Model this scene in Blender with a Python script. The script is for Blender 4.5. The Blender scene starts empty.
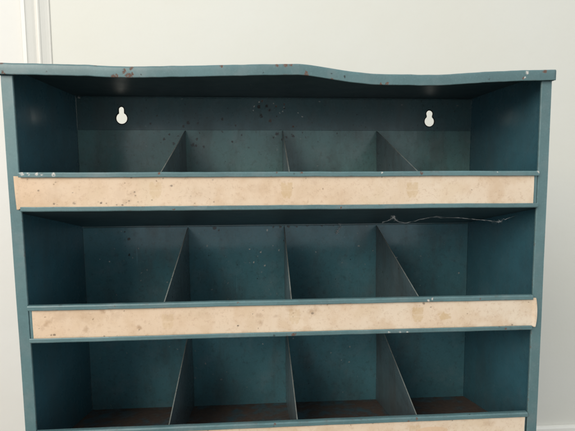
import bpy, bmesh, math, random
from mathutils import Vector, noise
from mathutils.geometry import delaunay_2d_cdt
random.seed(7)
S = bpy.context.scene
COL = S.collection
R = math.radians

# ------------------------------------------------------------------ dimensions (metres)
HW = .310                 # half width over the two side panels
D = .1943                 # depth
PITCH = .1498             # shelf spacing
LIP_T, LIP_B = .0569, .0133   # top / bottom of the first label holder
SLOPE = .0397             # every shelf drops this much towards the back
Z_SEAM = .1226
FLOOR_Z = -.80
WALL_Y = .65
NT = 6

# ------------------------------------------------------------------ helpers
def mesh_obj(name, bm, mats, parent=None, smooth=False):
    me = bpy.data.meshes.new(name)
    bm.normal_update()
    bm.to_mesh(me); bm.free()
    for m in (mats if isinstance(mats, (list, tuple)) else [mats]):
        me.materials.append(m)
    if smooth:
        for p in me.polygons: p.use_smooth = True
    o = bpy.data.objects.new(name, me)
    COL.objects.link(o)
    if parent is not None:
        o.parent = parent
        o.location = (0, 0, -parent['base_z']) if 'base_z' in parent else (0, 0, 0)
    return o

def box(bm, x0, x1, y0, y1, z0, z1, bev=0, seg=2, mi=0):
    r = bmesh.ops.create_cube(bm, size=1)
    vs = r['verts']
    for v in vs:
        v.co = Vector((x0 + (v.co.x + .5) * (x1 - x0), y0 + (v.co.y + .5) * (y1 - y0), z0 + (v.co.z + .5) * (z1 - z0)))
    fs = set(f for v in vs for f in v.link_faces)
    for f in fs: f.material_index = mi
    if bev:
        es = list(set(e for v in vs for e in v.link_edges))
        bmesh.ops.bevel(bm, geom=es, offset=bev, segments=seg, affect='EDGES', profile=.5)

def extrude_profile(bm, prof, xs, wob=None, mi=0):
    """closed (y,z) profile swept along the x positions xs"""
    rings = []
    for x in xs:
        ring = []
        for (y, z) in prof:
            dy, dz = wob(x, y, z) if wob else (0, 0)
            ring.append(bm.verts.new((x, y + dy, z + dz)))
        rings.append(ring)
    n = len(prof)
    for a, b in zip(rings[:-1], rings[1:]):
        for i in range(n):
            j = (i + 1) % n
            f = bm.faces.new((a[i], b[i], b[j], a[j])); f.material_index = mi
    for ring in (rings[0], rings[-1]):
        try:
            f = bm.faces.new(ring); f.material_index = mi
        except ValueError: pass
    bmesh.ops.recalc_face_normals(bm, faces=bm.faces[:])

def lin(a, b, n): return [a + (b - a) * i / (n - 1) for i in range(n)]

def interp(tab, x):
    if x <= tab[0][0]: return tab[0][1]
    if x >= tab[-1][0]: return tab[-1][1]
    for i in range(len(tab) - 1):
        if tab[i][0] <= x <= tab[i + 1][0]:
            p0 = tab[max(0, i - 1)]; p1 = tab[i]; p2 = tab[i + 1]; p3 = tab[min(len(tab) - 1, i + 2)]
            h = p2[0] - p1[0]; t = (x - p1[0]) / h
            m1 = (p2[1] - p0[1]) / max(1e-6, p2[0] - p0[0]) * h
            m2 = (p3[1] - p1[1]) / max(1e-6, p3[0] - p1[0]) * h
            return (2*t**3 - 3*t*t + 1)*p1[1] + (t**3 - 2*t*t + t)*m1 + (-2*t**3 + 3*t*t)*p2[1] + (t**3 - t*t)*m2

def fract(x, z, s, seed=0): return noise.fractal(Vector((x * s, z * s, seed * 7.31)), 1, 2, 4)

# ------------------------------------------------------------------ node helpers
class NT_:
    def __init__(s, name):
        s.m = bpy.data.materials.new(name); s.m.use_nodes = True
        s.t = s.m.node_tree; s.N = s.t.nodes; s.L = s.t.links
        s.b = s.N['Principled BSDF']
        s.pos = s.N.new('ShaderNodeNewGeometry').outputs['Position']
    def put(s, sock, v):
        if isinstance(v, bpy.types.NodeSocket): s.L.new(v, sock)
        elif isinstance(v, tuple) and len(v) == 3 and sock.type == 'RGBA': sock.default_value = (*v, 1)
        else: sock.default_value = v
    def math(s, op, a, b=0, c=0, clamp=False):
        n = s.N.new('ShaderNodeMath'); n.operation = op; n.use_clamp = clamp
        s.put(n.inputs[0], a); s.put(n.inputs[1], b)
        if op in ('MULTIPLY_ADD', 'SMOOTH_MIN', 'SMOOTH_MAX'): s.put(n.inputs[2], c)
        return n.outputs[0]
    def noise(s, scale, det=3, rough=.5, vec=None, dist=0):
        n = s.N.new('ShaderNodeTexNoise'); n.inputs['Scale'].default_value = scale
        n.inputs['Detail'].default_value = det; n.inputs['Roughness'].default_value = rough
        n.inputs['Distortion'].default_value = dist
        s.L.new(vec or s.pos, n.inputs['Vector']); return n.outputs['Fac']
    def ramp(s, v, a, b, lo=0., hi=1.):
        n = s.N.new('ShaderNodeMapRange'); n.interpolation_type = 'SMOOTHSTEP'
        s.put(n.inputs['Value'], v)
        n.inputs['From Min'].default_value = a; n.inputs['From Max'].default_value = b
        n.inputs['To Min'].default_value = lo; n.inputs['To Max'].default_value = hi
        return n.outputs['Result']
    def mix(s, f, a, b):
        n = s.N.new('ShaderNodeMix'); n.data_type = 'RGBA'
        s.put(n.inputs['Factor'], f); s.put(n.inputs['A'], a) if False else None
        s.put(n.inputs[0], f); s.put(n.inputs[6], a); s.put(n.inputs[7], b)
        return n.outputs[2]
    def attr(s, name):
        n = s.N.new('ShaderNodeAttribute'); n.attribute_name = name; return n.outputs['Fac']
    def specks(s, scale, size, amount, mask=None):
        """sparse round-ish specks: voronoi cells, only the randomly chosen ones"""
        w = s.N.new('ShaderNodeTexNoise'); w.inputs['Scale'].default_value = scale * 2.2
        s.L.new(s.pos, w.inputs['Vector'])
        vm = s.N.new('ShaderNodeVectorMath'); vm.operation = 'MULTIPLY_ADD'
        s.L.new(w.outputs['Color'], vm.inputs[0]); vm.inputs[1].default_value = (.5 / scale,) * 3
        s.L.new(s.pos, vm.inputs[2])
        v = s.N.new('ShaderNodeTexVoronoi'); v.inputs['Scale'].default_value = scale
        s.L.new(vm.outputs[0], v.inputs['Vector'])
        sep = s.N.new('ShaderNodeSeparateColor'); s.L.new(v.outputs['Color'], sep.inputs[0])
        pick = s.math('GREATER_THAN', sep.outputs[0], 1 - amount)
        rad = s.math('MULTIPLY', sep.outputs[1], size)
        d = s.math('SUBTRACT', rad, v.outputs['Distance'])
        k = s.ramp(d, 0, size * .35)
        k = s.math('MULTIPLY', k, pick)
        if mask is not None: k = s.math('MULTIPLY', k, mask)
        return k
    def spots(s, pts, sx=1., wob=.5, scale=160):
        """named blemishes: (x, y, z, radius) in world space, ragged outline"""
        w = s.math('MULTIPLY_ADD', s.noise(scale, 4, .6), 2 * wob, 1 - wob)
        p = s.pos
        for sc_, amp in ((260, .0042), (700, .0022)):        # ragged, wandering outlines
            wn = s.N.new('ShaderNodeTexNoise'); wn.inputs['Scale'].default_value = sc_; wn.inputs['Detail'].default_value = 3
            s.L.new(s.pos, wn.inputs['Vector'])
            sb = s.N.new('ShaderNodeVectorMath'); sb.operation = 'SUBTRACT'; s.L.new(wn.outputs['Color'], sb.inputs[0]); sb.inputs[1].default_value = (.5, .5, .5)
            ml = s.N.new('ShaderNodeVectorMath'); ml.operation = 'MULTIPLY_ADD'; s.L.new(sb.outputs[0], ml.inputs[0]); ml.inputs[1].default_value = (amp,) * 3
            s.L.new(p, ml.inputs[2]); p = ml.outputs[0]
        tot = None
        for (x, y, z, r) in pts:
            n = s.N.new('ShaderNodeVectorMath'); n.operation = 'DISTANCE'
            s.L.new(p, n.inputs[0]); n.inputs[1].default_value = (x, y, z)
            d = s.math('DIVIDE', n.outputs['Value'], r)
            k = s.ramp(s.math('DIVIDE', d, w), 1.25, .6)
            tot = k if tot is None else s.math('MAXIMUM', tot, k)
        return tot
    def bump(s, h, strength=.2, dist=.001, normal=None):
        n = s.N.new('ShaderNodeBump'); n.inputs['Strength'].default_value = strength
        n.inputs['Distance'].default_value = dist; s.put(n.inputs['Height'], h)
        if normal is not None: s.L.new(normal, n.inputs['Normal'])
        return n.outputs['Normal']
    def sep(s):
        n = s.N.new('ShaderNodeSeparateXYZ'); s.L.new(s.pos, n.inputs[0]); return n.outputs

def paint(name, base, rough=.3, fade=.25, chips=.5, light=.0, dark=.0, dirt=0., grime=0., spotlist=(), palespots=(), darkspots=(), edge=True, coat=0.):
    k = NT_(name)
    c = k.mix(k.ramp(k.noise(9, 4, .6), .3, .72), tuple(x * .86 for x in base), tuple(min(1, x * 1.12) for x in base))
    # chalky, faded patches and fine mottling
    fad = k.math('MULTIPLY', k.ramp(k.noise(26, 5, .65), .45, .75), fade)
    g = sum(base) / 3
    c = k.mix(fad, c, tuple(x * .55 + g * .8 for x in base))
    c = k.mix(k.math('MULTIPLY', k.ramp(k.noise(420, 3, .7), .5, .78), .22 * (1 + fade)), c, tuple(min(1, x * 1.5 + .03) for x in base))
    c = k.mix(k.math('MULTIPLY', k.ramp(k.noise(190, 3, .6), .52, .7), .18), c, tuple(x * .6 for x in base))
    rg = k.math('MULTIPLY_ADD', k.noise(40, 4, .6), .22, rough - .11)
    if dirt:
        dm = k.math('MULTIPLY', k.ramp(k.noise(30, 6, .7), .24, .56), dirt)
        dc = k.mix(k.noise(160, 4, .7), (.038, .024, .018), (.21, .13, .092))
        c = k.mix(dm, c, dc); rg = k.math('MAXIMUM', rg, k.math('MULTIPLY', dm, .85))
    if grime:      # brownish smears that run down the sheet, and fine rubbed scratches
        mp = k.N.new('ShaderNodeMapping'); mp.inputs['Scale'].default_value = (1, 1, .35); k.L.new(k.pos, mp.inputs[0])
        gm_ = k.math('MULTIPLY', k.ramp(k.noise(24, 6, .7, vec=mp.outputs[0]), .44, .68), grime)
        c = k.mix(k.math('MULTIPLY', gm_, .55), c, (.070, .058, .048))
        gf = k.math('MULTIPLY', k.ramp(k.noise(120, 5, .75), .53, .66), grime)
        c = k.mix(k.math('MULTIPLY', gf, .40), c, (.040, .034, .030))
        rg = k.math('MULTIPLY_ADD', gm_, .18, rg)
        for rx_, sc_, am in ((.5, (420, 420, 14), .5), (-.8, (380, 380, 11), .4), (1.45, (330, 330, 9), .35)):
            mq = k.N.new('ShaderNodeMapping'); mq.inputs['Rotation'].default_value = (rx_ * .5, rx_, 0); mq.inputs['Scale'].default_value = sc_; k.L.new(k.pos, mq.inputs[0])
            sc2 = k.math('MULTIPLY', k.ramp(k.noise(1, 2, .5, vec=mq.outputs[0]), .70, .76), k.ramp(k.noise(18, 3, .5), .48, .62))
            c = k.mix(k.math('MULTIPLY', sc2, am * grime), c, tuple(min(1, x * 1.6 + .05) for x in base))
    if light:
        sp = k.specks(75, .16, light, k.ramp(k.noise(11, 3, .5), .42, .60))
        c = k.mix(k.math('MULTIPLY', sp, .75), c, (.34, .35, .33))
    if dark:
        sp = k.specks(120, .30, dark, k.ramp(k.noise(14, 3, .5), .38, .56))
        c = k.mix(k.math('MULTIPLY', sp, .85), c, (.020, .016, .014))
    if darkspots:
        sp = k.math('MULTIPLY', k.spots(darkspots, scale=380), k.ramp(k.noise(300, 4, .7), .28, .42))
        c = k.mix(k.math('MULTIPLY', sp, .95), c, (.022, .017, .014))
    rust = k.mix(k.noise(260, 3, .7), (.070, .036, .027), (.22, .125, .092))
    ch = None
    if edge:
        bv = k.N.new('ShaderNodeBevel'); bv.samples = 4; bv.inputs['Radius'].default_value = .0016
        gm = k.N.new('ShaderNodeNewGeometry')
        dt = k.N.new('ShaderNodeVectorMath'); dt.operation = 'DOT_PRODUCT'
        k.L.new(bv.outputs[0], dt.inputs[0]); k.L.new(gm.outputs['Normal'], dt.inputs[1])
        em = k.ramp(dt.outputs['Value'], .995, .90)
        worn = k.math('MULTIPLY', em, k.ramp(k.noise(60, 5, .7), .40, .62))
        c = k.mix(k.math('MULTIPLY', worn, .45), c, tuple(min(1, x * 1.7 + .07) for x in base))
        ch = k.math('MULTIPLY', k.math('MULTIPLY', em, k.ramp(k.noise(95, 5, .75), .57, .63)), chips)
    if spotlist:
        sp = k.spots(spotlist); sp = k.math('MULTIPLY', sp, k.ramp(k.noise(430, 4, .75), .38, .50)); ch = sp if ch is None else k.math('MAXIMUM', ch, sp)
    if ch is not None:
        c = k.mix(ch, c, rust); rg = k.math('MAXIMUM', rg, k.math('MULTIPLY', ch, .8))
    if palespots:
        sp = k.math('MULTIPLY', k.spots(palespots), k.ramp(k.noise(500, 4, .75), .36, .50)); c = k.mix(k.math('MULTIPLY', sp, .9), c, (.62, .58, .53))
    k.L.new(c, k.b.inputs['Base Color']); k.L.new(rg, k.b.inputs['Roughness'])
    k.b.inputs['IOR'].default_value = 1.5
    if coat: k.b.inputs['Coat Weight'].default_value = coat; k.b.inputs['Coat Roughness'].default_value = .12
    h = k.math('MULTIPLY_ADD', k.noise(7, 2, .5), 1., k.math('MULTIPLY', k.noise(330, 2, .6), .035))
    if ch is not None: h = k.math('SUBTRACT', h, k.math('MULTIPLY', ch, .12))
    k.L.new(k.bump(h, .35, .0022), k.b.inputs['Normal'])
    return k.m

BLUE = (.048, .140, .178)
FRONT = (.108, .194, .203)
yl = -.0045
top_chips = [(-.190, yl, .1615, .004), (-.1855, yl, .1607, .003), (-.1785, yl, .1655, .0032), (-.1744, yl, .1617, .004), (-.170, yl, .1640, .002),
             (-.172, yl, .1696, .0024), (-.1765, yl, .1612, .003), (-.0747, yl, .1723, .002), (.0194, yl, .1675, .0017), (.0205, yl, .1637, .0034),
             (.0476, yl, .1601, .002), (.1116, yl, .1550, .0024), (.104, yl, .1548, .002), (.2724, yl, .1632, .0018), (.2984, yl, .1718, .003), (-.309, yl, .1722, .004),
             (-.3058, yl, .1630, .0022), (-.210, yl, .1723, .0018), (-.143, yl, .1731, .0018), (-.0041, yl, .1755, .003), (.003, yl, .1760, .0025), (-.012, yl, .1752, .0025)]
M_front = paint('faded_blue_paint', FRONT, .38, .6, .95, dark=.08,
    palespots=[(x, yl, z, r) for x, z, r in [(-.293, .0555, .0022), (-.286, .0550, .0016), (-.277, .0552, .0020), (-.272, .0545, .0012), (-.259, .0545, .0024), (.2950, .0562, .0020), (.166, -.0970, .0018), (.171, -.0950, .0016),
               (.1325, -.1345, .0014), (.1415, -.1348, .0014), (.119, -.1345, .0012), (.1075, .0552, .0012), (-.2988, -.2352, .0016), (.245, .055, .0010)]],
    spotlist=[(x, yl, z, r) for x, z, r in [(.1538, .0545, .0020), (.0045, -.1345, .0026), (-.003, -.1350, .0016), (.1560, -.2450, .0018), (.146, -.2475, .0016), (-.018, -.2445, .0018), (.014, .0555, .0018), (-.014, .0560, .0016), (-.145, .0555, .0016),
              (.263, -.1340, .0014), (.06, .0150, .0015), (-.13, .0150, .0014), (-.06, -.0945, .0016), (.23, -.0960, .0016), (-.2, -.0950, .0012), (.298, .01, .0012), (-.3, .1, .0014)]])
M_lid = paint('faded_blue_lid_paint', FRONT, .36, .6, 1.0, light=.3, dark=.15, spotlist=[(x + random.uniform(-.7, .7) * r, y, z + random.uniform(-.5, .5) * r, r * q) for x, y, z, r in top_chips for q in (.78, .55, .4)], palespots=[(.2757, yl, .1692, .0022), (.2733, yl, .1640, .0014)])
M_in = paint('dark_blue_paint', BLUE, .26, .2, .4, light=.35, grime=.35)
yb = D
M_back = paint('blotched_blue_paint', (.066, .132, .142), .26, .35, .3, light=.5, dark=.8, grime=.5, edge=False,
               palespots=[(x, D, z, r) for x, z, r in [(-.0330, .1655, .0012), (-.0105, .1640, .0011), (-.041, .159, .001), (.006, .158, .0011), (.004, .152, .001), (.0345, .1435, .0012), (-.0005, .1495, .0012), (.028, .150, .001), (-.042, .1525, .0012), (-.305, .1715, .002)]],  # last pale spot paints in light leaking through a corner hole
               darkspots=[(x, D, z, r * 1.1) for x, z, r in [(-.0330, .159, .0025), (-.0215, .1603, .0022), (-.0165, .1535, .0018), (-.0300, .1460, .0022), (-.0290, .1430, .0018), (-.0050, .1440, .0012), (.007, .156, .0012), (-.090, .1400, .0020), (-.128, .1330, .0015), (-.15, .128, .0018), (-.2, .132, .0016), (-.19, .1445, .0012), (-.07, .13, .0015), (-.1425, .1340, .0026), (.05, .135, .0012), (.09, .15, .001)]],
               spotlist=[(-.0281, yb, .1675, .002), (-.0064, yb, .160, .0022), (.0062, yb, .1631, .0014), (.0202, yb, .1287, .0018), (-.0159, yb, .1369, .0026), (-.2515, yb, .1425, .0016)])
ydk = D - .0016
M_bin1 = paint('speckled_blue_paint', (.118, .236, .230), .17, .5, .3, light=.4, dark=1., grime=.7, edge=False, darkspots=[(x, D - .0005, z, r * 1.15) for x, z, r in
    [(-.1296, .1088, .002), (-.136, .0996, .0026), (-.131, .0985, .002), (-.1428, .1333, .002), (-.1191, .0973, .002), (.0202, .1137, .0022), (.018, .1165, .0015), (.0095, .112, .0018), (-.0105, .1115, .0018), (-.005, .117, .0025),
     (.003, .108, .002), (.035, .119, .0012), (.04, .112, .0012), (-.06, .115, .0015), (-.075, .105, .0016), (-.09, .12, .0014), (-.158, .113, .0014), (-.172, .116, .0018), (-.18, .108, .002), (-.195, .118, .0012), (-.165, .102, .0022), (-.125, .118, .0012), (.06, .105, .0012), (.09, .118, .0014), (-.05, .095, .0014)]])
M_bin = paint('bin_blue_paint', (.078, .198, .232), .17, .35, .3, light=.7, dark=.35, grime=.6,
    palespots=[(x, D - .002, z, r) for x, z, r in [(-.022, -.035, .0016), (-.0319, -.0706, .0016), (-.0029, -.0677, .0014), (-.0257, -.0919, .0016), (-.0433, -.0867, .0014), (.0343, -.0683, .0012), (.0571, -.0719, .0012), (-.037, -.077, .0012), (-.012, -.060, .001), (-.05, -.065, .001), (-.27, -.082, .0014), (-.284, -.078, .001), (.19, -.083, .0012), (.02, -.215, .0014), (-.06, -.205, .0013), (-.03, -.222, .0012), (.1, -.255, .0012)]],
    darkspots=[(x, D - .002, z, r) for x, z, r in [(.0, -.030, .0022), (.012, -.0295, .0020), (.026, -.030, .0018), (.043, -.0288, .002), (.066, -.029, .0022), (.085, -.029, .0014), (-.012, -.0300, .002), (-.105, -.031, .0030), (-.098, -.034, .0022), (-.2446, -.0356, .0016), (-.2389, -.0467, .0024), (-.239, -.072, .0018), (.006, -.052, .0022), (-.15, -.05, .0016), (-.115, -.075, .0012)]], edge=False)
M_div = paint('divider_blue_paint', (.088, .126, .140), .28, .4, .6, light=.3, dark=.4, grime=.8)
M_edge = paint('worn_edge_paint', (.215, .235, .215), .4, .6, .0, dark=.5, grime=.9, edge=False)
M_floor = paint('dirty_blue_paint', BLUE, .4, .1, .3, light=.1, dirt=.96, edge=False)
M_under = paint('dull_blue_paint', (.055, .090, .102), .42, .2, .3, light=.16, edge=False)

k = NT_('slot_rim'); k.b.inputs['Base Color'].default_value = (.012, .012, .013, 1); k.b.inputs['Roughness'].default_value = .6
M_rim = k.m

# label card: aged paper, blemishes carried by mesh attributes
k = NT_('aged_card')
c = k.mix(k.attr('fade'), (.770, .553, .376), (.828, .682, .530))
c = k.mix(k.math('MULTIPLY', k.ramp(k.noise(34, 5, .65), .42, .68), .50), c, (.63, .42, .25))
c = k.mix(k.math('MULTIPLY', k.ramp(k.noise(17, 4, .6), .5, .75), .5), c, (.83, .68, .50))
c = k.mix(k.math('MULTIPLY', k.ramp(k.noise(260, 5, .75), .50, .72), .45), c, (.52, .33, .20))
c = k.mix(k.math('MULTIPLY', k.specks(170, .2, .10), .5), c, (.22, .12, .06))
c = k.mix(k.attr('emblem'), c, (.60, .40, .18))
c = k.mix(k.attr('stain'), c, (.36, .20, .10))
c = k.mix(k.attr('speck'), c, (.06, .035, .025))
k.L.new(c, k.b.inputs['Base Color'])
k.L.new(k.math('MULTIPLY_ADD', k.noise(60, 3), .2, .45), k.b.inputs['Roughness'])
k.L.new(k.bump(k.noise(90, 5, .7), .15, .0006), k.b.inputs['Normal'])
M_card = k.m

def plaster(name, col, col2, sc=3):
    k = NT_(name)
    c = k.mix(k.ramp(k.noise(sc, 4, .55), .3, .7), col, col2)
    c = k.mix(k.math('MULTIPLY', k.ramp(k.noise(40, 5, .65), .5, .8), .12), c, tuple(x * .88 for x in col))
    k.L.new(c, k.b.inputs['Base Color']); k.b.inputs['Roughness'].default_value = .75
    k.L.new(k.bump(k.math('ADD', k.noise(150, 4, .65), k.math('MULTIPLY', k.noise(14, 2, .5), 3.)), .22, .0012), k.b.inputs['Normal'])
    return k.m
M_wall = plaster('cream_plaster', (.82, .792, .708), (.83, .808, .738))
M_trim = plaster('white_gloss_paint', (.84, .80, .725), (.86, .825, .76)); M_trim.node_tree.nodes['Principled BSDF'].inputs['Roughness'].default_value = .35
M_door = plaster('door_paint', (.86, .825, .765), (.88, .85, .80))
k = NT_('floor_boards')
mp = k.N.new('ShaderNodeMapping'); mp.inputs['Scale'].default_value = (9, .8, 1); k.L.new(k.pos, mp.inputs[0])
c = k.mix(k.noise(6, 5, .6, vec=mp.outputs[0]), (.09, .06, .04), (.16, .11, .075))
k.L.new(c, k.b.inputs['Base Color']); k.b.inputs['Roughness'].default_value = .4
M_boards = k.m
k = NT_('web_silk'); k.b.inputs['Base Color'].default_value = (.55, .56, .55, 1); k.b.inputs['Roughness'].default_value = .7
M_web = k.m

# ------------------------------------------------------------------ setting
def structure(o): o['kind'] = 'structure'; return o
bm = bmesh.new(); box(bm, -.6000, 2.6, WALL_Y, WALL_Y + .10, FLOOR_Z, 1.7); structure(mesh_obj('wall', bm, M_wall))
bm = bmesh.new(); box(bm, -3, 3, -2.2, WALL_Y + .10, FLOOR_Z - .05, FLOOR_Z - .002); structure(mesh_obj('floor', bm, M_boards))
bm = bmesh.new()
prof = [(WALL_Y - .001, FLOOR_Z), (WALL_Y - .018, FLOOR_Z), (WALL_Y - .018, -.688), (WALL_Y - .014, -.682), (WALL_Y - .012, -.675), (WALL_Y - .006, -.671), (WALL_Y - .001, -.670)]
extrude_profile(bm, prof, [-.5400, 2.6])
structure(mesh_obj('skirting_board', bm, M_trim))

# door frame: moulded architrave
bm = bmesh.new()
W0 = WALL_Y - .0005
prof = [(-.6000, W0), (-.6000, W0 - .020), (-.5988, W0 - .0225), (-.590, W0 - .0228), (-.5885, W0 - .0205), (-.586, W0 - .0190), (-.582, W0 - .0172), (-.577, W0 - .0150), (-.572, W0 - .0120), (-.5685, W0 - .0112),
        (-.5675, W0 - .0135), (-.5655, W0 - .0150), (-.563, W0 - .0152), (-.5605, W0 - .0138), (-.5592, W0 - .0115), (-.555, W0 - .0090), (-.550, W0 - .0062), (-.545, W0 - .0040), (-.5415, W0 - .0030), (-.5407, W0)]
vs0 = [bm.verts.new((x, y, FLOOR_Z)) for x, y in prof]; vs1 = [bm.verts.new((x, y, 1.7)) for x, y in prof]
for i in range(len(prof)):
    j = (i + 1) % len(prof); bm.faces.new((vs0[i], vs0[j], vs1[j], vs1[i]))
bm.faces.new(vs0); bm.faces.new(vs1); bmesh.ops.recalc_face_normals(bm, faces=bm.faces[:])
o = mesh_obj('door_frame', bm, M_trim)
o['label'] = 'moulded cream door frame upright running up behind the cabinet\'s left corner'; o['category'] = 'door frame'
bm = bmesh.new(); box(bm, -1.40, -.6040, WALL_Y - .012, WALL_Y + .028, FLOOR_Z + .006, 1.68, .0015, 2)
o = mesh_obj('door', bm, M_door)
o['label'] = 'smooth white door leaf at the far left, beside the moulded frame'; o['category'] = 'door'

# ------------------------------------------------------------------ the cabinet
cab = bpy.data.objects.new('pigeonhole_cabinet', None); COL.objects.link(cab)
cab.location = (0, 0, FLOOR_Z); cab['base_z'] = FLOOR_Z
cab['label'] = 'worn blue-green metal pigeonhole cabinet with a dented top and rows of open bins'
cab['category'] = 'cabinet'

TOPZ = [(-.3135, .1742), (-.2258, .1730), (-.1783, .1717), (-.140, .1726), (-.0976, .1738), (-.0318, .1758), (.0060, .1766), (.0150, .1765), (.0300, .1750), (.0464, .1728), (.0691, .1696), (.0976, .1670),
        (.1264, .1666), (.1612, .1665), (.2079, .1690), (.2434, .1714), (.2791, .1730), (.3135, .1740)]
def topz(x, y):
    w = max(0., 1 - y / D) ** 1.3
    return .1742 + (interp(TOPZ, x) - .1742) * w + .0005 * noise.noise(Vector((x * 25, y * 25, 3))) * w + .00025 * noise.noise(Vector((x * 90, y * 60, 8))) * w
# lid: folded sheet with a front lip and two side lips
bm = bmesh.new()
LX = .3117; LH = .0124
xs = lin(-LX, LX, 150)
ys = [-.0018 + (D + .0018) * (i / 22) for i in range(23)]
cols = []
for x in xs:
    col = []
    for (y, dz) in [(-.0030, -LH + .0002), (-.0036, -LH - .0001), (-.0045, -LH + .0001), (-.0046, -LH + .001), (-.0046, -.006), (-.0046, -.0022), (-.0042, -.0011), (-.0033, -.0003)]:
        col.append(bm.verts.new((x, y, topz(x, 0) + dz)))
    for y in ys: col.append(bm.verts.new((x, y, topz(x, y))))
    cols.append(col)
for a, b in zip(cols[:-1], cols[1:]):
    for i in range(len(a) - 1): bm.faces.new((a[i], b[i], b[i + 1], a[i + 1]))
# underside
und = []
for x in xs:
    und.append([bm.verts.new((x, y, topz(x, max(0, y)) - .0013)) for y in [-.0030] + ys[1:]])
for a, b in zip(und[:-1], und[1:]):
    for i in range(len(a) - 1):
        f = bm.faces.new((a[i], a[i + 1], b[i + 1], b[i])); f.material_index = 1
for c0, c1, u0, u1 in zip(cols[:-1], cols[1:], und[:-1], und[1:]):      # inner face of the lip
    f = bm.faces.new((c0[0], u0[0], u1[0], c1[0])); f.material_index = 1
for col, und_, sgn in ((cols[0], und[0], -1), (cols[-1], und[-1], 1)):   # side lips
    low = [bm.verts.new((sgn * LX, v.co.y, v.co.z - LH)) for v in col[8:]]
    up = col[8:]
    bm.faces.new(col[3:8] + [up[0], low[0]] if sgn < 0 else [low[0], up[0]] + col[3:8][::-1])
    for i in range(len(up) - 1):
        bm.faces.new((up[i], up[i + 1], low[i + 1], low[i]))
bmesh.ops.recalc_face_normals(bm, faces=bm.faces[:])
for f in bm.faces: f.smooth = True
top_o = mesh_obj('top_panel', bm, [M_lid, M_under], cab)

# side panels: sheet + front flange with a small return
for s in (-1, 1):
    bm = bmesh.new()
    zt = .1612
    a, b = sorted((s * .3100, s * .3088))
    for i in range(24):          # the sheet follows the bent lid
        y0 = .0012 + (D - .0007) * i / 24; y1 = .0012 + (D - .0007) * (i + 1) / 24
        q = [bm.verts.new((x, y, z)) for x in (a, b) for y in (y0, y1) for z in (FLOOR_Z, .1742 - .0009)]
        fs = [(0, 1, 3, 2), (4, 6, 7, 5)] + ([(0, 4, 5, 1)] if i == 0 else []) + ([(2, 3, 7, 6)] if i == 23 else [])
        for fi in fs: bm.faces.new([q[c_] for c_ in fi]).material_index = 1
    bmesh.ops.remove_doubles(bm, verts=bm.verts[:], dist=1e-6)
    # flange, swept vertically with a slight waviness
    N = 60
    prof = [(.3102, .0000), (.3102, .0013), (.2991, .0013), (.2991, .0024), (.2979, .0024), (.2979, .0006), (.2985, .0000)]
    rings = []
    for i in range(N + 1):
        z = FLOOR_Z + (zt - FLOOR_Z) * i / N
        dx = .0004 * noise.noise(Vector((z * 9, s * 3, 0)))
        dy = .0003 * noise.noise(Vector((z * 14, s * 5, 2)))
        rings.append([bm.verts.new((s * (x + dx), y + dy, z)) for x, y in prof])
    fl = []
    for r0, r1 in zip(rings[:-1], rings[1:]):
        for i in range(len(prof)):
            j = (i + 1) % len(prof); fl.append(bm.faces.new((r0[i], r0[j], r1[j], r1[i])))
    fl.append(bm.faces.new(rings[0])); fl.append(bm.faces.new(rings[-1]))
    bmesh.ops.recalc_face_normals(bm, faces=bm.faces[:])
    mesh_obj('side_panel', bm, [M_front, M_in], cab)

# back panel with two keyhole slots
def keyhole(cx, cz, r, w, top, snow=False):
    pts = []
    a0 = math.asin(w / r)
    for i in range(33):
        a = math.pi / 2 + a0 + (2 * math.pi - 2 * a0) * i / 32
        pts.append((cx + r * math.cos(a), cz + r * math.sin(a)))
    ww = w * (1.12 if snow else 1)
    if snow: pts.append((cx + w * .92, cz + r * 1.05))
    for i in range(13):
        a = math.pi * i / 12
        pts.append((cx + ww * math.cos(a), top - ww + ww * math.sin(a)))
    if snow: pts.append((cx - w * .92, cz + r * 1.05))
    return pts
holes = [keyhole(-.2418, .1400, .0083, .0039, .1572), keyhole(.2403, .1372, .0079, .0048, .1545, True)]
outer = [(-.3086, FLOOR_Z + .02), (.3086, FLOOR_Z + .02), (.3086, .1733), (-.3086, .1733)]
verts = [Vector(p) for p in outer]; edges = [(i, (i + 1) % 4) for i in range(4)]
for h in holes:
    b0 = len(verts); verts += [Vector(p) for p in h]; edges += [(b0 + i, b0 + (i + 1) % len(h)) for i in range(len(h))]
vo, eo, fo = delaunay_2d_cdt(verts, edges, [], 0, 1e-7)[:3]
def inside(p, poly):
    c = False
    for i in range(len(poly)):
        (x1, y1), (x2, y2) = poly[i], poly[i - 1]
        if (y1 > p[1]) != (y2 > p[1]) and p[0] < (x2 - x1) * (p[1] - y1) / (y2 - y1) + x1: c = not c
    return c
bm = bmesh.new()
bv = [bm.verts.new((v[0], D, v[1])) for v in vo]
for f in fo:
    ct = sum((Vector(vo[i]) for i in f), Vector((0, 0))) / len(f)
    if any(inside(ct, h) for h in holes): continue
    bm.faces.new([bv[i] for i in f])
r = bmesh.ops.extrude_face_region(bm, geom=bm.faces[:])
for g in r['geom']:
    if isinstance(g, bmesh.types.BMVert): g.co.y += .0012
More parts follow.
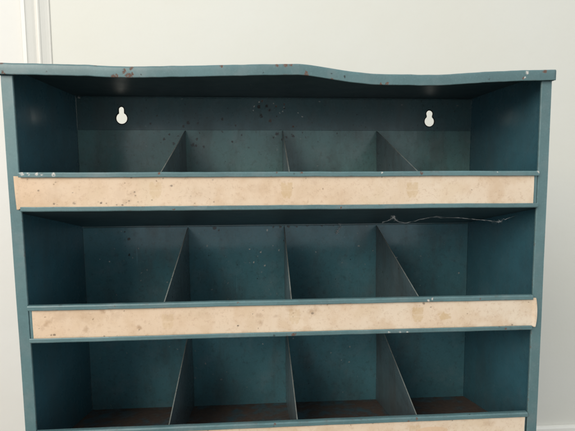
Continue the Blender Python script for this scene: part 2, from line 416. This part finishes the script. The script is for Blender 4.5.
for h in holes:        # thin dark ring, slightly proud, round each punched slot
    cx = sum(p[0] for p in h) / len(h); cz = sum(p[1] for p in h) / len(h)
    n = len(h); ia = []; oa = []
    for i in range(n):
        p = Vector(h[i]); t = (Vector(h[(i + 1) % n]) - Vector(h[i - 1])).normalized(); nn = Vector((t.y, -t.x))
        ia.append((bm.verts.new((p.x, D - .0010, p.y)), bm.verts.new((p.x, D + .001, p.y))))
        q = p + nn * (.0013 + .0005 * noise.noise(Vector((p.x * 300, p.y * 300, 0))))
        oa.append(bm.verts.new((q.x, D - .0003, q.y)))
    for i in range(n):
        j = (i + 1) % n
        for f in (bm.faces.new((ia[i][0], ia[j][0], oa[j], oa[i])), bm.faces.new((ia[i][1], ia[j][1], ia[j][0], ia[i][0]))):
            f.material_index = 1
bmesh.ops.recalc_face_normals(bm, faces=bm.faces[:])
mesh_obj('back_panel', bm, [M_back, M_rim], cab)
# hem along the top of the back panel (thin bright folded edge)
bm = bmesh.new(); box(bm, -.3084, .3084, D - .0022, D - .0004, .1706, .1719, .0004, 1)
mesh_obj('back_rail', bm, M_back, cab)

# shelves: sloping sheet + upturned back, label holder in front, three dividers each
dx_back = [(-.1461, .0044, .1545), (-.1468, .0053, .1552), (-.1465, .0056, .1570)]
dx_front = [(-.1452, .0014, .1538), (-.1464, .0021, .1563), (-.1461, .0078, .1563)]
def make_shelf(t):
    dz = -PITCH * t
    sd = t * 13.7
    top = Z_SEAM if t == 0 else Z_SEAM - .0002 - .0009
    bm = bmesh.new()
    n = 60
    for i, x in enumerate(lin(-.3084, .3084, n)): pass
    xs = lin(-.3084, .3084, n)
    def wob(x, y, z): return (0, .0007 * noise.noise(Vector((x * 9, y * 9, sd))) * (1 if .01 < y < D - .01 else .3))
    P = []
    m = 10
    for i in range(m + 1):
        f = i / m; P.append((.0016 + (D - .0030) * f, LIP_B + .0014 - (SLOPE + .0003) * f + dz))
    up = [(P[-1][0], top + dz - .0004), (P[-1][0] + .0008, top + dz), (P[-1][0] + .0011, top + dz - .0006)]
    low = [(P[-1][0] + .0011, P[-1][1] - .0010)] + [(y, z - .0010) for (y, z) in P[:-1][::-1]]
    prof = P + up + low
    rings = []
    for x in xs:
        rings.append([bm.verts.new((x, y, z + wob(x, y, z)[1])) for y, z in prof])
    N = len(prof)
    for a, b in zip(rings[:-1], rings[1:]):
        for i in range(N):
            j = (i + 1) % N
            f = bm.faces.new((a[i], b[i], b[j], a[j]))
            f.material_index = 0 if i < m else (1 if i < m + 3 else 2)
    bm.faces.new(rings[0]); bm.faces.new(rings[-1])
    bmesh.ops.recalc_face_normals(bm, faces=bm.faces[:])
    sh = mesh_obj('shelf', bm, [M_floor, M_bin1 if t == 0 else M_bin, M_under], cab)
    # label holder: folded strip with an upper and a lower channel
    a, b = LIP_T, LIP_B
    prof = [(.0014, a - .0004), (.0008, a), (-.0030, a), (-.0040, a - .0005), (-.0045, a - .0015), (-.0045, a - .0050), (-.0041, a - .0057), (-.0032, a - .0057), (-.0030, a - .0044), (-.0012, a - .0032),
            (-.0005, a - .0036), (-.0005, b + .0036), (-.0012, b + .0032), (-.0030, b + .0042), (-.0032, b + .0054), (-.0041, b + .0054), (-.0045, b + .0047), (-.0045, b + .0013), (-.0040, b + .0004), (-.0030, b), (.0008, b), (.0014, b + .0004)]
    bm = bmesh.new()
    def w2(x, y, z):
        return (-.0003 * (1 + noise.noise(Vector((x * 12, z * 3, sd)))), .0005 * noise.noise(Vector((x * 8, z * 2, sd + 4))) + .00022 * noise.noise(Vector((x * 45, z * 5, sd + 9))))
    extrude_profile(bm, [(y, z + dz) for y, z in prof], lin(-.2966, .2964 - .0008 * t, 130), w2)
    hold = mesh_obj('label_holder', bm, M_front, sh)
    for q in range(3):
        xb = dx_back[min(t, 2)][q]; xf = dx_front[min(t, 2)][q]
        zb = top - .0012 + dz; zf = LIP_T - .0012 + dz
        bm = bmesh.new()
        NY, NZ = 14, 8; TH = .0006
        for side in (-1, 1):
            g = []
            for i in range(NY + 1):
                f = i / NY; y = .0030 + (D - .0052) * f
                x = xf + (xb - xf) * f
                z1 = zf + (zb - zf) * f; z0 = LIP_B + .0017 - (SLOPE + .0003) * f + dz
                row = []
                for j in range(NZ + 1):
                    h = j / NZ
                    bow = .0012 * math.sin(math.pi * f) * math.sin(math.pi * h) * (1, -1.6, 1.2)[q] + .0012 * noise.noise(Vector((f * 2.5, h * 2.5, q * 4 + sd))) * math.sin(math.pi * h)
                    row.append(bm.verts.new((x + bow + side * TH, y, z0 + (z1 - z0) * h)))
                g.append(row)
            for i in range(NY):
                for j in range(NZ): bm.faces.new((g[i][j], g[i + 1][j], g[i + 1][j + 1], g[i][j + 1]))
            if side == -1: ga = g
        for i in range(NY):
            bm.faces.new((ga[i][NZ], g[i][NZ], g[i + 1][NZ], ga[i + 1][NZ])).material_index = 1
        for j in range(NZ):
            bm.faces.new((ga[0][j], ga[0][j + 1], g[0][j + 1], g[0][j])).material_index = 1
        bmesh.ops.recalc_face_normals(bm, faces=bm.faces[:])
        mesh_obj('divider', bm, [M_div, M_edge], cab, smooth=False)
    return sh
for t in range(NT): make_shelf(t)
bm = bmesh.new(); box(bm, -.2976, .2976, .0040, .0052, FLOOR_Z, LIP_B - PITCH * (NT - 1) - .001)
mesh_obj('kick_plate', bm, M_front, cab)

# ------------------------------------------------------------------ label cards in the holders
def emblem(x, z, cx, cz, w=.0066, h=.0090):
    u = (x - cx) / w; v = (z - cz) / h
    if abs(u) > 1.25 or abs(v) > 1.25: return 0
    j = .12 * fract(x, z, 420)
    lim = 1 if v > -.35 else 1 - (-.35 - v) * .75
    s = 1 if (abs(u) + j < lim and abs(v) + j < 1) else 0
    if v > .70 and abs(u) < .16: s *= .25           # notch in the top
    if v < -.72 and abs(u) < .14: s *= .3
    if abs(v + .02) < .07: s *= .45                  # faint line across
    return s * (.75 + .25 * noise.noise(Vector((x * 500, z * 500, 1))))
def blob(x, z, cx, cz, rx, rz, rot=0, hard=.5, sd=0):
    dx, dz = x - cx, z - cz
    c, s = math.cos(rot), math.sin(rot)
    u = (dx * c + dz * s) / rx; v = (-dx * s + dz * c) / rz
    d = math.hypot(u, v)
    if d > 2.2: return 0
    d += .55 * fract(x, z, 260, sd)
    return max(0., min(1., (1.15 - d) / hard))

CARDS = []
# tier, left, right, emblems[(x,z,strength)], stains[(x,z,rx,rz,rot,str)], specks[(x,z,r,str)], label
T1 = dict(t=0, x0=-.3030, x1=.2922,
    em=[(-.1502, .0362, .55), (-.0023, .0353, .85), (.1449, .0350, .75)],
    st=[(-.176, .0330, .006, .005, .4, .35), (-.183, .0245, .006, .004, 0, .35), (-.19, .033, .008, .009, 0, .16), (-.10, .0300, .02, .010, 0, .14), (-.035, .038, .012, .007, .2, .16),
        (-.266, .03, .020, .012, .5, .16), (.06, .030, .022, .010, 0, .12), (.2245, .0400, .0011, .0045, 0, .45), (-.1111, .0275, .004, .003, .7, .25), (.03, .044, .005, .003, 0, .25), (-.055, .0250, .009, .003, .2, .14)],
    sp=[(-.2773, .0369, .0012, .9), (-.2617, .0222, .0013, 1), (-.2585, .0215, .0008, .9), (-.2885, .0492, .0011, .7), (-.2583, .0460, .001, .7), (-.2409, .0343, .001, .8), (-.240, .0225, .0018, .6), (-.2707, .0353, .0007, .5),
        (-.1732, .0345, .0012, .8), (-.1726, .0307, .0012, .8), (-.1775, .0325, .0009, .7), (-.1797, .0245, .0013, .8), (-.183, .0228, .0009, .8), (-.1698, .0236, .0011, .6), (-.1324, .0413, .0017, .75), (-.1111, .0295, .0009, .8),
        (-.1414, .0496, .0013, .8), (-.1764, .0506, .0012, .8), (-.1875, .0200, .0014, .9), (-.2104, .0226, .0016, 1), (-.2050, .0222, .0012, 1), (-.2136, .0240, .0009, .9), (-.1935, .0205, .001, .8), (-.0854, .0228, .001, .9), (-.0860, .0477, .0015, .6), (.1085, .0500, .001, .8), (.02, .0490, .0012, .5)],
    label='stained tan card strip in the topmost label holder, poking out at its left end')
T2 = dict(t=1, x0=-.2931, x1=.3003,
    em=[(-.1419, -.1157, .5), (.0054, -.1135, .6), (.1539, -.1148, .8)],
    st=[(-.2150, -.1005, .0035, .0045, .3, .55), (-.2344, -.1227, .0042, .0040, 0, .65), (-.2772, -.1145, .013, .0030, .75, .5), (-.262, -.107, .010, .007, .4, .28), (-.1749, -.1219, .0040, .0030, -.5, .75), (-.2003, -.1070, .006, .006, 0, .3),
        (-.2340, -.1085, .010, .007, 0, .2), (-.1405, -.1100, .010, .006, 0, .3), (-.0340, -.1200, .004, .0035, 0, .5), (-.037, -.1110, .005, .004, 0, .45), (-.0170, -.1125, .004, .002, .3, .45), (.0000, -.1030, .008, .005, -.7, .3), (.0255, -.1085, .0050, .0040, -.4, .6), (.030, -.1060, .006, .004, 0, .35), (-.10, -.108, .02, .006, 0, .15)],
    el=[(.1872, -.1174, .0068, .0042, -.15)],
    sp=[(-.2862, -.1201, .0009, .8), (-.2701, -.1280, .0016, .9), (-.2735, -.1277, .001, .8), (.0265, -.1100, .0020, .7), (.161, -.1012, .0020, .8), (.1697, -.1059, .0014, .7), (.2721, -.1305, .0017, .9), (.2640, -.1320, .001, .6), (-.0615, -.1226, .0014, 1), (-.0437, -.109, .001, .7), (-.0320, -.105, .001, .5), (-.2146, -.1312, .0016, .7), (-.20, -.1310, .001, .6), (-.175, -.1245, .001, .6)],
    label='stained tan card strip in the middle label holder, its right end curled forward')
T3 = dict(t=2, x0=-.2935, x1=.2931,
    em=[(-.142, -.265, .5), (.006, -.264, .6), (.153, -.264, .6)],
    st=[(-.19, -.255, .02, .006, 0, .2), (.215, -.250, .006, .003, 0, .4), (.05, -.256, .02, .005, 0, .2), (.245, -.256, .008, .004, 0, .3), (-.05, -.258, .02, .007, 0, .25)],
    sp=[(.1, -.2500, .0014, .7), (.2, -.2505, .0013, .6), (-.1, -.2500, .0013, .6)],
    label='tan card strip in the lowest label holder, cut off by the photo\'s bottom edge')
for T in (T1, T2, T3):
    dz = -PITCH * T['t']
    NX, NZ = 760, 46
    bm = bmesh.new()
    la = {n: bm.verts.layers.float.new(n) for n in ('stain', 'speck', 'emblem', 'fade')}
    grid = []
    for i in range(NX + 1):
        u = i / NX
        row = []
        for j in range(NZ + 1):
            v = j / NZ
            z0, z1 = LIP_B + .0042 + dz, LIP_T - .0043 + dz
            x = T['x0'] + (T['x1'] - T['x0']) * u
            y = -.0018 + .0006 * noise.noise(Vector((x * 14, v, T['t'] * 3.1))) * math.sin(math.pi * v)
            if T['t'] == 0 and x < -.2968:
                k_ = min(1, (-.2968 - x) / .004); z0 -= .0018 * k_; z1 += .0002 * k_; y -= .0003 * k_
                x += .0012 * (1 - v) * k_
            if T['t'] == 1 and u > .97:
                k_ = (u - .97) / .03
                x += .0024 * k_ * math.sin(math.pi * min(1, v * .94 + .06)) ** .7
                if x > .2968: y -= .0011 * min(1, (x - .2968) / .003); z0 -= .0013 * min(1, (x - .2968) / .002)
            if T['t'] == 2: y -= .0008 * max(0, v - .6)
            z = z0 + (z1 - z0) * v
            vt = bm.verts.new((x, y, z))
            vt[la['emblem']] = max([emblem(x, z, a, b) * s * .66 for a, b, s in T['em']] + [blob(x, z, *e, .25, 3) * .5 for e in T.get('el', [])])
            sv = 0
            for n_, (a, b, rx, rz, rot, s) in enumerate(T['st']):
                sv = max(sv, blob(x, z, a, b, rx, rz, rot, .9, n_) * s)
            pv = 0
            for n_, (a, b, r_, s) in enumerate(T['sp']):
                if abs(x - a) < .006 and abs(z - b) < .006: pv = max(pv, blob(x, z, a, b, r_ * .85, r_ * .65, 0, .6, n_) * s * .8)
            # grubby along the channels
            edge_ = max(0, 1 - abs(v - .0) / .16) * max(0, fract(x, 0, 60, T['t']) - .1) + max(0, 1 - (1 - v) / .14) * max(0, fract(x, 3, 60, T['t']) - .1)
            vt[la['stain']] = min(.8, max(sv * .72, edge_ * .5)); vt[la['speck']] = pv
            vt[la['fade']] = max(0, min(1, .15 + .75 * u + .35 * fract(x, z, 10, 2)))
            row.append(vt)
        grid.append(row)
    back = [[bm.verts.new((g[j].co.x, g[j].co.y + .0005, g[j].co.z)) for j in (0, NZ)] for g in grid]
    for i in range(NX):
        for j in range(NZ):
            f = bm.faces.new((grid[i][j], grid[i + 1][j], grid[i + 1][j + 1], grid[i][j + 1])); f.smooth = True
        bm.faces.new((back[i][0], back[i][1], back[i + 1][1], back[i + 1][0]))
        bm.faces.new((grid[i][0], back[i][0], back[i + 1][0], grid[i + 1][0]))
        bm.faces.new((grid[i][NZ], grid[i + 1][NZ], back[i + 1][1], back[i][1]))
    for i, rev in ((0, False), (NX, True)):
        bm.faces.new(grid[i] + back[i][::-1])
    o = mesh_obj('label_card', bm, M_card)
    o['label'] = T['label']; o['category'] = 'label card'; o['group'] = 'card strips in the label holders'

# ------------------------------------------------------------------ cobweb hanging under the first shelf
def under_z(y): return LIP_B - SLOPE * y / D
def tube(bm, pts, r, n=4):
    prev = None
    for i, p in enumerate(pts):
        d = (pts[min(i + 1, len(pts) - 1)] - pts[max(i - 1, 0)]).normalized()
        a = d.cross(Vector((0, 1, .3))).normalized(); b = d.cross(a)
        rr = r * max(.10, .7 + 1.9 * noise.noise(p * 170))
        ring = [bm.verts.new(p + rr * (math.cos(2 * math.pi * q / n) * a + math.sin(2 * math.pi * q / n) * b)) for q in range(n)]
        if prev:
            for q in range(n): bm.faces.new((prev[q], prev[(q + 1) % n], ring[(q + 1) % n], ring[q]))
        prev = ring
def web(name, line, r, clumps, label, y0, strands=3, spread=.0012):
    """several fine strands twisted round one sagging line, tangled where the dust has clumped"""
    bm = bmesh.new()
    main = None
    for st in range(strands):
        P = []
        for (a, b) in zip(line[:-1], line[1:]):
            for q in range(12):
                f = q / 12; x = a[0] + (b[0] - a[0]) * f; z = a[1] + (b[1] - a[1]) * f
                P.append(Vector((x, y0 + .004 * noise.noise(Vector((x * 60, 0, 1 + st))), z + .0008 * noise.noise(Vector((x * 230, z * 230, st * 3.3))) + spread * st / 2 * noise.noise(Vector((x * 45, z * 45, st * 5.1))))))
        tube(bm, P, r * (1 if st == 0 else .55))
        if st == 0: main = P
    for p in main:
        if min((abs(p.x - c[0]) + abs(p.z - c[1]) for c in clumps), default=9) > .0065: continue
        for q in range(2):
            e = Vector((random.uniform(-.004, .004), random.uniform(-.004, .004), random.uniform(-.0022, .0022)))
            tube(bm, [p, p + e * .5 + Vector((0, 0, random.uniform(-.001, .001))), p + e], r * .55)
    bmesh.ops.recalc_face_normals(bm, faces=bm.faces[:])
    o = mesh_obj(name, bm, M_web)
    o['label'] = label; o['category'] = 'cobweb'
    return o
web('cobweb', [(.118, -.006), (.1250, -.004), (.1315, -.0005), (.1330, .002), (.1345, -.003), (.1400, -.006), (.147, -.007), (.156, -.0055), (.167, -.0025), (.178, -.0005), (.188, .001), (.192, -.0005), (.205, -.001), (.218, -.0018), (.232, -.003),
    (.246, -.0045), (.258, -.006), (.266, -.0075), (.2715, -.0065), (.274, -.003), (.276, -.0045), (.284, -.001), (.291, .0015)], .00009, [(.132, .000), (.268, -.007)],
    'long thin white cobweb strand under the first shelf, right of centre', .028)
web('cobweb', [(.0935, -.0235), (.0962, -.0285), (.0948, -.0325), (.0905, -.0385), (.0895, -.0420)], .00024, [(.0955, -.029), (.0905, -.0385)],
    'short white cobweb wisp on the back of the third bin in the second row', D - .006, 2)
# the whole cabinet leans a touch, as it does on its uneven floor
for o in list(COL.objects):
    if o.type == 'MESH' and (o.name.split('.')[0] in ('label_card', 'cobweb') or o.parent is not None):
        for v in o.data.vertices: v.co.x -= .0072 * v.co.z

# ------------------------------------------------------------------ light
w = bpy.data.worlds.new('World'); S.world = w; w.use_nodes = True
bg = w.node_tree.nodes['Background']; bg.inputs[1].default_value = .85
# room light: bright upper half, dim towards the ground
tc = w.node_tree.nodes.new('ShaderNodeTexCoord'); sx = w.node_tree.nodes.new('ShaderNodeSeparateXYZ'); rp = w.node_tree.nodes.new('ShaderNodeValToRGB')
w.node_tree.links.new(tc.outputs['Generated'], sx.inputs[0])
ad = w.node_tree.nodes.new('ShaderNodeMath'); ad.operation = 'MULTIPLY_ADD'; ad.inputs[1].default_value = .5; ad.inputs[2].default_value = .5
w.node_tree.links.new(sx.outputs[2], ad.inputs[0]); w.node_tree.links.new(ad.outputs[0], rp.inputs[0])
rp.color_ramp.elements[0].position = .20; rp.color_ramp.elements[0].color = (.20, .19, .18, 1)
rp.color_ramp.elements[1].position = .42; rp.color_ramp.elements[1].color = (.885, .96, 1, 1)
w.node_tree.links.new(rp.outputs[0], bg.inputs[0])
def area(name, loc, target, size, energy, col):
    l = bpy.data.lights.new(name, 'AREA'); l.size = size; l.energy = energy; l.color = col
    o = bpy.data.objects.new(name, l); COL.objects.link(o); o.location = loc
    o.rotation_euler = (Vector(target) - Vector(loc)).to_track_quat('-Z', 'Y').to_euler(); return o
area('window_light', (-1.7, -2.2, 1.35), (0, .2, 0), 1.7, 66, (1, .945, .845))

# ------------------------------------------------------------------ camera
cd = bpy.data.cameras.new('Camera'); cam = bpy.data.objects.new('Camera', cd); COL.objects.link(cam)
cd.sensor_width = 36; cd.lens = 439.98 / 575 * 36; cd.clip_start = .01; cd.clip_end = 100
cam.rotation_mode = 'XYZ'
cam.location = (-.0346, -.5058, .0541); cam.rotation_euler = (1.4768, .0036, -.0654)
S.camera = cam
S.view_settings.view_transform = 'Standard'; S.view_settings.look = 'None'; S.view_settings.exposure = 0; S.view_settings.gamma = 1
S.render.engine = 'CYCLES'; S.cycles.use_denoising = True; S.cycles.max_bounces = 8
